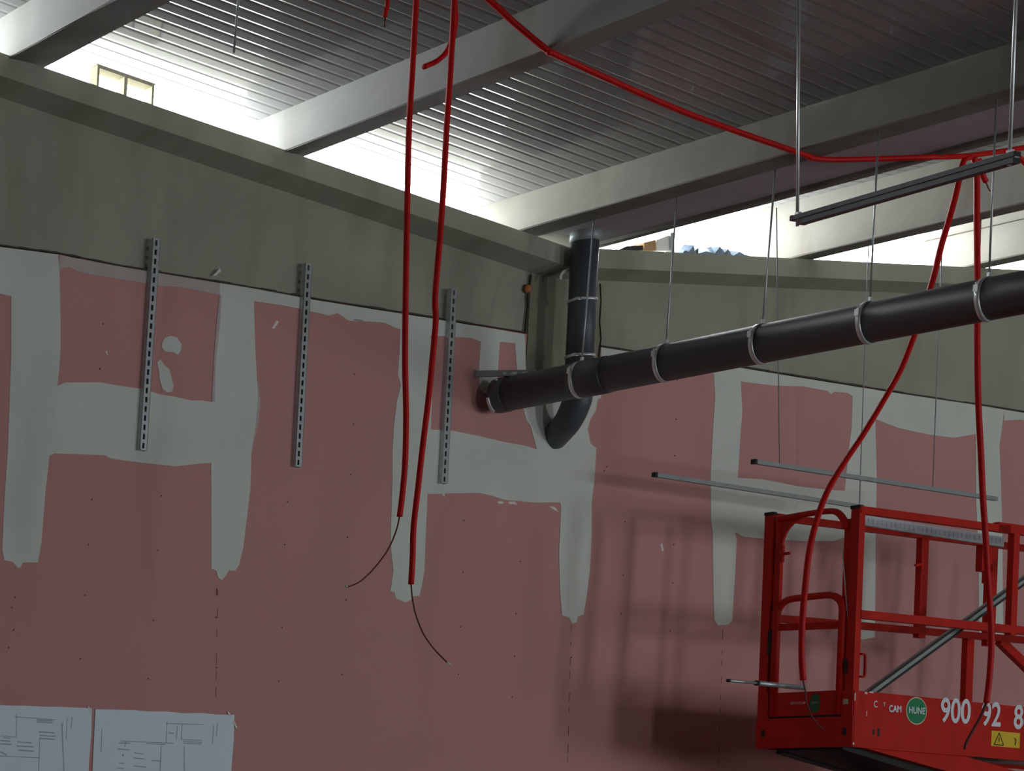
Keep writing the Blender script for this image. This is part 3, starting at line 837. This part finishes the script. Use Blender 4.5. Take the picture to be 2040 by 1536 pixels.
# posts
def post(name, x, y, z0, z1, a=.040, b=.040):
    return L(name, lambda bm: lbox(bm, (x-a/2, y-b/2, z0), (x+a/2, y+b/2, z1)))
post('post', .014, .020, .0, 1.165, .044, .036)
post('post', .014, .020+.034, .26, 1.12, .030, .030)
post('post', .014, WD-.018, .0, 1.190, .044, .040)
post('post', .014, WD-.058, .26, 1.15, .026, .026)
post('post', 1.256, .012, .640, 1.170, .048, .026)
post('post', 1.263, WD-.010, .66, 1.20, .060, .026)
post('post', 1.868, WD-.010, .66, 1.21, .070, .026)
post('post', 1.690, WD-.010, .27, .70, .060, .026)
post('post', LL-.02, .012, .0, 1.20)
post('post', LL-.02, WD-.012, .0, 1.22)
for y, z in ((.020, 1.165), (WD-.018, 1.190)):
    L('post_cap', lambda bm: lbox(bm, (-.012, y-.021, z), (.018, y+.021, z+.016)), 'black')
# rails
def rail(p, q, h=.036, d=.026): return L('rail', lambda bm: lbar(bm, p, q, d, h))
rail((.0, .012, 1.158), (1.20, .012, 1.178)); rail((1.10, .012, 1.182), (LL, .012, 1.203), .048)
rail((.03, .012, .650), (LL, .012, .688), .040)
rail((.05, WD-.012, 1.188), (LL, WD-.012, 1.231), .034)
rail((.06, WD-.012, .672), (LL, WD-.012, .722), .036)
rail((.014, .05, 1.10), (.014, .035, 1.10), .03)
L('brace', lambda bm: lbar(bm, (1.96, WD-.012, .700), (2.40, WD-.012, .480), .026, .05))
L('side_panel', lambda bm: lbox(bm, (LL, 0, 0), (LL+.30, .012, .276))) if False else None
# gate: top bar and lower hoop
L('gate_top_bar', lambda bm: ltube(bm, spline([(.0, WD-.06, 1.165), (.0, .25, 1.172), (.0, .15, 1.172), (.0, .105, 1.160), (.0, .075, 1.120), (.0, .062, 1.075)], 6), .015), smooth=True)
def gusset(bm):
    q = [(WD-.05, 1.172), (WD-.175, 1.168)] + [(WD-.175+.100*math.sin(a*math.pi/12), 1.020+.135*math.cos(a*math.pi/12)) for a in range(1, 6)] + [(WD-.072, 1.0), (WD-.05, 1.0)]
    fr = [bm.verts.new(X((.004, a, b))) for a, b in q]; bk = [bm.verts.new(X((.020, a, b))) for a, b in q]
    for tri in tessellate_polygon([[Vector((a, b, 0)) for a, b in q]]):
        bm.faces.new([fr[k] for k in tri]); bm.faces.new([bk[k] for k in tri][::-1])
    for k in range(len(q)):
        m = (k+1) % len(q); bm.faces.new((fr[k], fr[m], bk[m], bk[k]))
L('gate_corner_plate', gusset)
def hoop(bm):
    pts = [(.0, WD-.066, .16), (.0, WD-.066, .60), (.0, WD-.068, .66)]
    for k in range(7):
        a = math.pi-(math.pi/2)*k/6; pts.append((.0, WD-.066-.075+.0-.075*math.cos(a)*-1*-1 if False else (WD-.141+.075*-math.cos(a)), .675+.078*math.sin(a)))
    pts += [(.0, .20, .755), (.0, .145, .755)]
    for k in range(7):
        a = math.pi/2-(math.pi/2)*k/6; pts.append((.0, .135-.072*math.cos(a), .677+.078*math.sin(a)))
    pts += [(.0, .063, .60), (.0, .063, .16)]
    tube(bm, [X(p) for p in pts], .017, 14)
L('gate_hoop', hoop, smooth=True)
rail((.006, WD-.05, .615), (.006, .06, .600), .034, .02)
L('latch_pin', lambda bm: ltube(bm, [(.0, WD-.07, .985), (.0, WD-.115, .985)], .008), smooth=True)
L('latch_bracket', lambda bm: lbox(bm, (-.004, WD-.085, .945), (.012, WD-.06, 1.03)))
L('hinge', lambda bm: (lbox(bm, (-.006, WD-.080, .60), (.010, WD-.045, .70))))
L('slot_mark', lambda bm: lbox(bm, (-.0125, WD-.052, .475), (-.008, WD-.036, .60)), 'black'); L('slot_mark', lambda bm: lbox(bm, (-.0125, .030, .36), (-.008, .042, .43)), 'black')
for y, z in ((.030, .075), (WD-.030, .075)):
    L('panel_bolt', lambda bm: lbox(bm, (-.014, y-.008, z-.018), (-.011, y+.008, z+.018)), 'black')
L('white_edge_strip', lambda bm: lbar(bm, (.0, .082, 1.03), (-.004, .036, .62), .006, .003), 'white')
L('grab_handle', lambda bm: ltube(bm, spline([(.034, -.004, .455), (.052, -.006, .455), (.062, -.006, .44), (.062, -.006, .36), (.052, -.006, .345), (.034, -.004, .345)], 4), .006), smooth=True)
for x, z in ((1.26, 1.175), (.55, 1.21)):
    pass
L('rail_clip', lambda bm: (lbox(bm, (.80, WD-.03, 1.165), (.88, WD-.02, 1.20)),)) if False else None
L('rail_bracket', lambda bm: (lbox(bm, (1.74, WD-.035, 1.06), (1.83, WD-.005, 1.20)), lbox(bm, (1.80, WD-.035, 1.00), (1.86, WD-.005, 1.10))))
L('locking_pin', lambda bm: (lbar(bm, (1.17, WD-.03, 1.04), (1.235, WD-.03, 1.05), .010, .012), lbox(bm, (1.215, WD-.035, 1.02), (1.235, WD-.02, 1.07))))
# logos and lettering
def near_xf(cx, cz, dz=0.022): return lambda x, y, d: X((cx+x, -.0058-d, cz+y+dz*x))
def disc_on(fn, r, n=40, name='', m='', parent=None, rz=1.0):
    bm = bmesh.new(); fr = [bm.verts.new(fn(r*math.cos(a), rz*r*math.sin(a), .0006)) for a in [2*math.pi*k/n for k in range(n)]]
    bk = [bm.verts.new(fn(r*math.cos(a), rz*r*math.sin(a), 0)) for a in [2*math.pi*k/n for k in range(n)]]
    bm.faces.new(fr)
    for i in range(n): bm.faces.new((fr[i], fr[(i+1) % n], bk[(i+1) % n], bk[i]))
    return sub(bm, name, M[m], parent)
nf = lambda x, y, d: X((.478+x, -.0045-d, .204+y))
sk = disc_on(nf, .083, name='round_sticker', m='clay', parent=toe, rz=.83); sk['label'] = 'round green sticker with pale rim'
nf2 = lambda x, y, d: X((.478+x, -.0053-d, .204+y))
disc_on(nf2, .076, name='sticker_face', m='green', parent=toe, rz=.83)
text_mesh('HUNE', .046, lambda x, y, d: X((.478+x, -.0066-d, .204+y+.01*x)), 'lettering', M['letter'], toe, .0003, sx=1.05, bold=.0008)
text_mesh('CAM', .046, near_xf(.358, .203), 'lettering', M['letter'], toe, .0006, sx=1.0, bold=.0016, align='RIGHT')
text_mesh('C', .046, near_xf(.155, .216), 'lettering', M['letter'], toe, .0006, bold=.0004)
text_mesh('Y', .030, near_xf(.222, .220), 'lettering', M['letter'], toe, .0006, bold=.0004)
text_mesh('900', .170, near_xf(.790, .216), 'phone_number', M['letter'], toe, .0006, sx=.97, bold=.0035)
text_mesh('92', .170, near_xf(1.085, .216), 'phone_number', M['letter'], toe, .0006, sx=.97, bold=.0035)
text_mesh('86', .170, near_xf(1.355, .216), 'phone_number', M['letter'], toe, .0006, sx=.97, bold=.0035)
# warning sticker
def quad(fn, x0, x1, z0, z1, name, m, parent, d=.0006):
    bm = bmesh.new()
    v = [bm.verts.new(fn(a, b, c)) for a, b in ((x0, z0), (x1, z0), (x1, z1), (x0, z1)) for c in (0, d)]
    for f in ((1,3,5,7),(0,1,3,2),(2,3,5,4),(4,5,7,6),(6,7,1,0)): bm.faces.new([v[i] for i in f])
    return sub(bm, name, M[m], parent)
ws = quad(lambda x, y, d: X((x, -.0045-d, y)), 1.095, 1.335, .062, .140, 'warning_sticker', 'yellow', toe); ws['label'] = 'yellow warning sticker with black triangle'
bm = bmesh.new()
tri = [(1.118, .070), (1.198, .070), (1.158, .132)]
for k in range(3):
    a, b = tri[k], tri[(k+1) % 3]; bar(bm, X((a[0], -.0056, a[1])), X((b[0], -.0056, b[1])), .005, .0008, (0,1,0))
bar(bm, X((1.158, -.0056, .085)), X((1.158, -.0056, .110)), .006, .0008, (0,1,0))
bar(bm, X((1.295, -.0056, .075)), X((1.300, -.0056, .105)), .007, .0008, (0,1,0)); bar(bm, X((1.285, -.0056, .112)), X((1.300, -.0056, .104)), .005, .0008, (0,1,0))
merge(ws, [sub(bm, 'warning_symbol', M['black'], toe)])
L('panel_slot', lambda bm: lbox(bm, (.144, -.0056, .068), (.157, -.003, .094)), 'black', toe); L('panel_slot', lambda bm: lbox(bm, (.182, -.0056, .060), (.196, -.003, .100)), 'black', toe)
# chips of bare metal on the panel edge
chips = [((-.006, -.0056, .225), (.0, -.003, .262)), ((-.006, -.0056, .01), (.003, -.003, .022)), ((.07, -.0056, .262), (.09, -.003, .272)), ((.105, -.0056, .270), (.135, -.003, .276)), ((.088, -.0056, .155), (.093, -.003, .180))]
merge(toe, [L('paint_chip', lambda bm: [lbox(bm, a, b) for a, b in chips], 'scuff')])
# end panel sticker and lettering
ef = lambda cy, cz, o: (lambda x, y, d: X((-.0065-o-d, cy-x, cz+y)))
disc_on(ef(.168, .221, 0), .024, name='round_sticker', m='dkgreen', parent=gp, rz=2.0)['label'] = 'dark green oval sticker'
text_mesh('TECNYCAM', .017, ef(.244, .224, 0), 'lettering', M['scuff'], gp, .0003, sx=.85) 
text_mesh('HUNE', .013, ef(.168, .223, .001), 'lettering', M['clay'], gp, .0003, sx=.8)
quad(ef(.030, .222, .005), -.011, .011, -.013, .013, 'small_label', 'clay', endp)
# recess shadow gap round the kick plate: its shade painted as a black sheet behind the plate
L('kick_plate_shade', lambda bm: lbox(bm, (.003, .046, .145), (.006, WD-.046, .272)), 'black')
# scissor arms, cross plate, chassis, wheels
def arm_pair(x0, z0, x1, z1, y0, y1, m='red', name='scissor_arm'):
    L(name, lambda bm: bar(bm, X((x0, y0+.02, z0)), X((x1, y0+.02, z1)), .034, .10, RL@Vector((0,0,1))), m)
    L(name, lambda bm: bar(bm, X((x0, y1-.02, z0)), X((x1, y1-.02, z1)), .034, .10, RL@Vector((0,0,1))), m)
L('scissor_arm', lambda bm: bar(bm, X((.12, .032, .052)), X((1.90, .032, -.174)), .034, .10, RL@Vector((0,0,1))))
L('scissor_arm', lambda bm: bar(bm, X((.06, .355, .020)), X((1.90, .355, -.240)), .034, .09, RL@Vector((0,0,1))), 'black')
arm_pair(1.88, -.060, .12, -.285, .05, WD-.05, 'black')
arm_pair(.12, -.36, 1.88, -.60, .008, WD-.004); arm_pair(1.88, -.36, .12, -.60, .05, WD-.05, 'black')
arm_pair(.12, -.68, 1.88, -.92, .008, WD-.004); arm_pair(1.88, -.68, .12, -.92, .05, WD-.05, 'black')
arm_pair(.12, -.98, 1.88, -1.22, .008, WD-.004); arm_pair(1.88, -.98, .12, -1.22, .05, WD-.05, 'black')
for x in (.12, 1.88):
    L('arm_link', lambda bm: lbox(bm, (x-.03, .06, -1.25), (x+.03, WD-.06, -.24)), 'black')
L('cross_plate', lambda bm: bar(bm, X((.02, .195, .020)), X((1.7, .195, -.225)), .285, .06, RL@Vector((0,0,1))), 'black')
def wbox(bm, a, b): box(bm, a, b)
L('chassis', lambda bm: box(bm, (3.90, -1.10, .16), (6.30, -.70, .58)))
for x in (4.15, 6.05):
    for y in (-1.15, -.65):
        bm = bmesh.new(); tube(bm, [(x, y-.05, .17), (x, y+.05, .17)], .17, 28); sub(bm, 'wheel', M['rubber'], lift, True)

# things lying in the lift cage
def lroot(name, p, label, cat, group=None): return root(name, X(p), label, cat, group)
st = lroot('steel_tube', (0, .5, .33), 'bright steel tube poking out left over the lift gate panel', 'steel tube')
def epl(x, y, v): # photo point on the lift's upright lengthwise plane
    n = RL@Vector((0,1,0)); d = RT*((x-1020-PPX)/FPX)+UP*(-(y-768-PPY)/FPX)+_f
    return CAM+d*((X((0, v, 0))-CAM).dot(n)/d.dot(n))
a, m_, b = epl(1453, 1356, .30), epl(1509, 1361, .30), epl(1602, 1370, .30)
bm = bmesh.new(); tube(bm, [m_, b], .0125, 14); sub(bm, 'tube', M['galv'], st, True)
bm = bmesh.new(); tube(bm, [a, m_+(b-m_)*.02], .0075, 12); sub(bm, 'inner_tube', M['galv'], st, True)
bm = bmesh.new(); dd = (a-m_).normalized(); tube(bm, [a, a+dd*.012], .0085, 12); sub(bm, 'end_ring', M['black'], st, True)
bm = bmesh.new(); tube(bm, [m_, m_+dd*.012], .0135, 12); sub(bm, 'end_ring', M['black'], st, True)
lg = lroot('steel_channel', (1.0, .2, .6), 'long grey steel channel leaning diagonally inside the lift cage', 'steel channel')
bm = bmesh.new()
p, q = X((.42, .19, .285)), X((2.05, .21, 1.155))
bar(bm, p, q, .020, .034); sub(bm, 'web', M['galvdull'], lg)
bm = bmesh.new()
for s_ in (-1, 1):
    o_ = (RL@Vector((-.45, 0, .89)))*(.016*s_)
    bar(bm, p+o_+Vector((0,-.012,0)), q+o_+Vector((0,-.012,0)), .010, .007)
sub(bm, 'flange', M['darksteel'], lg)
al = lroot('ribbed_sheet', (1.3, WD, 1.23), 'long pale ribbed metal tray lying along the far guard rail of the lift', 'metal tray')
bm = bmesh.new()
lbox(bm, (.62, WD-.034, 1.207), (1.93, WD-.030, 1.262))
lbox(bm, (.62, WD-.034, 1.207), (1.93, WD+.02, 1.211))
for k in range(34):
    x = .64+.038*k; lbox(bm, (x, WD-.037, 1.222), (x+.014, WD-.033, 1.248))
sub(bm, 'tray', M['tray'], al)
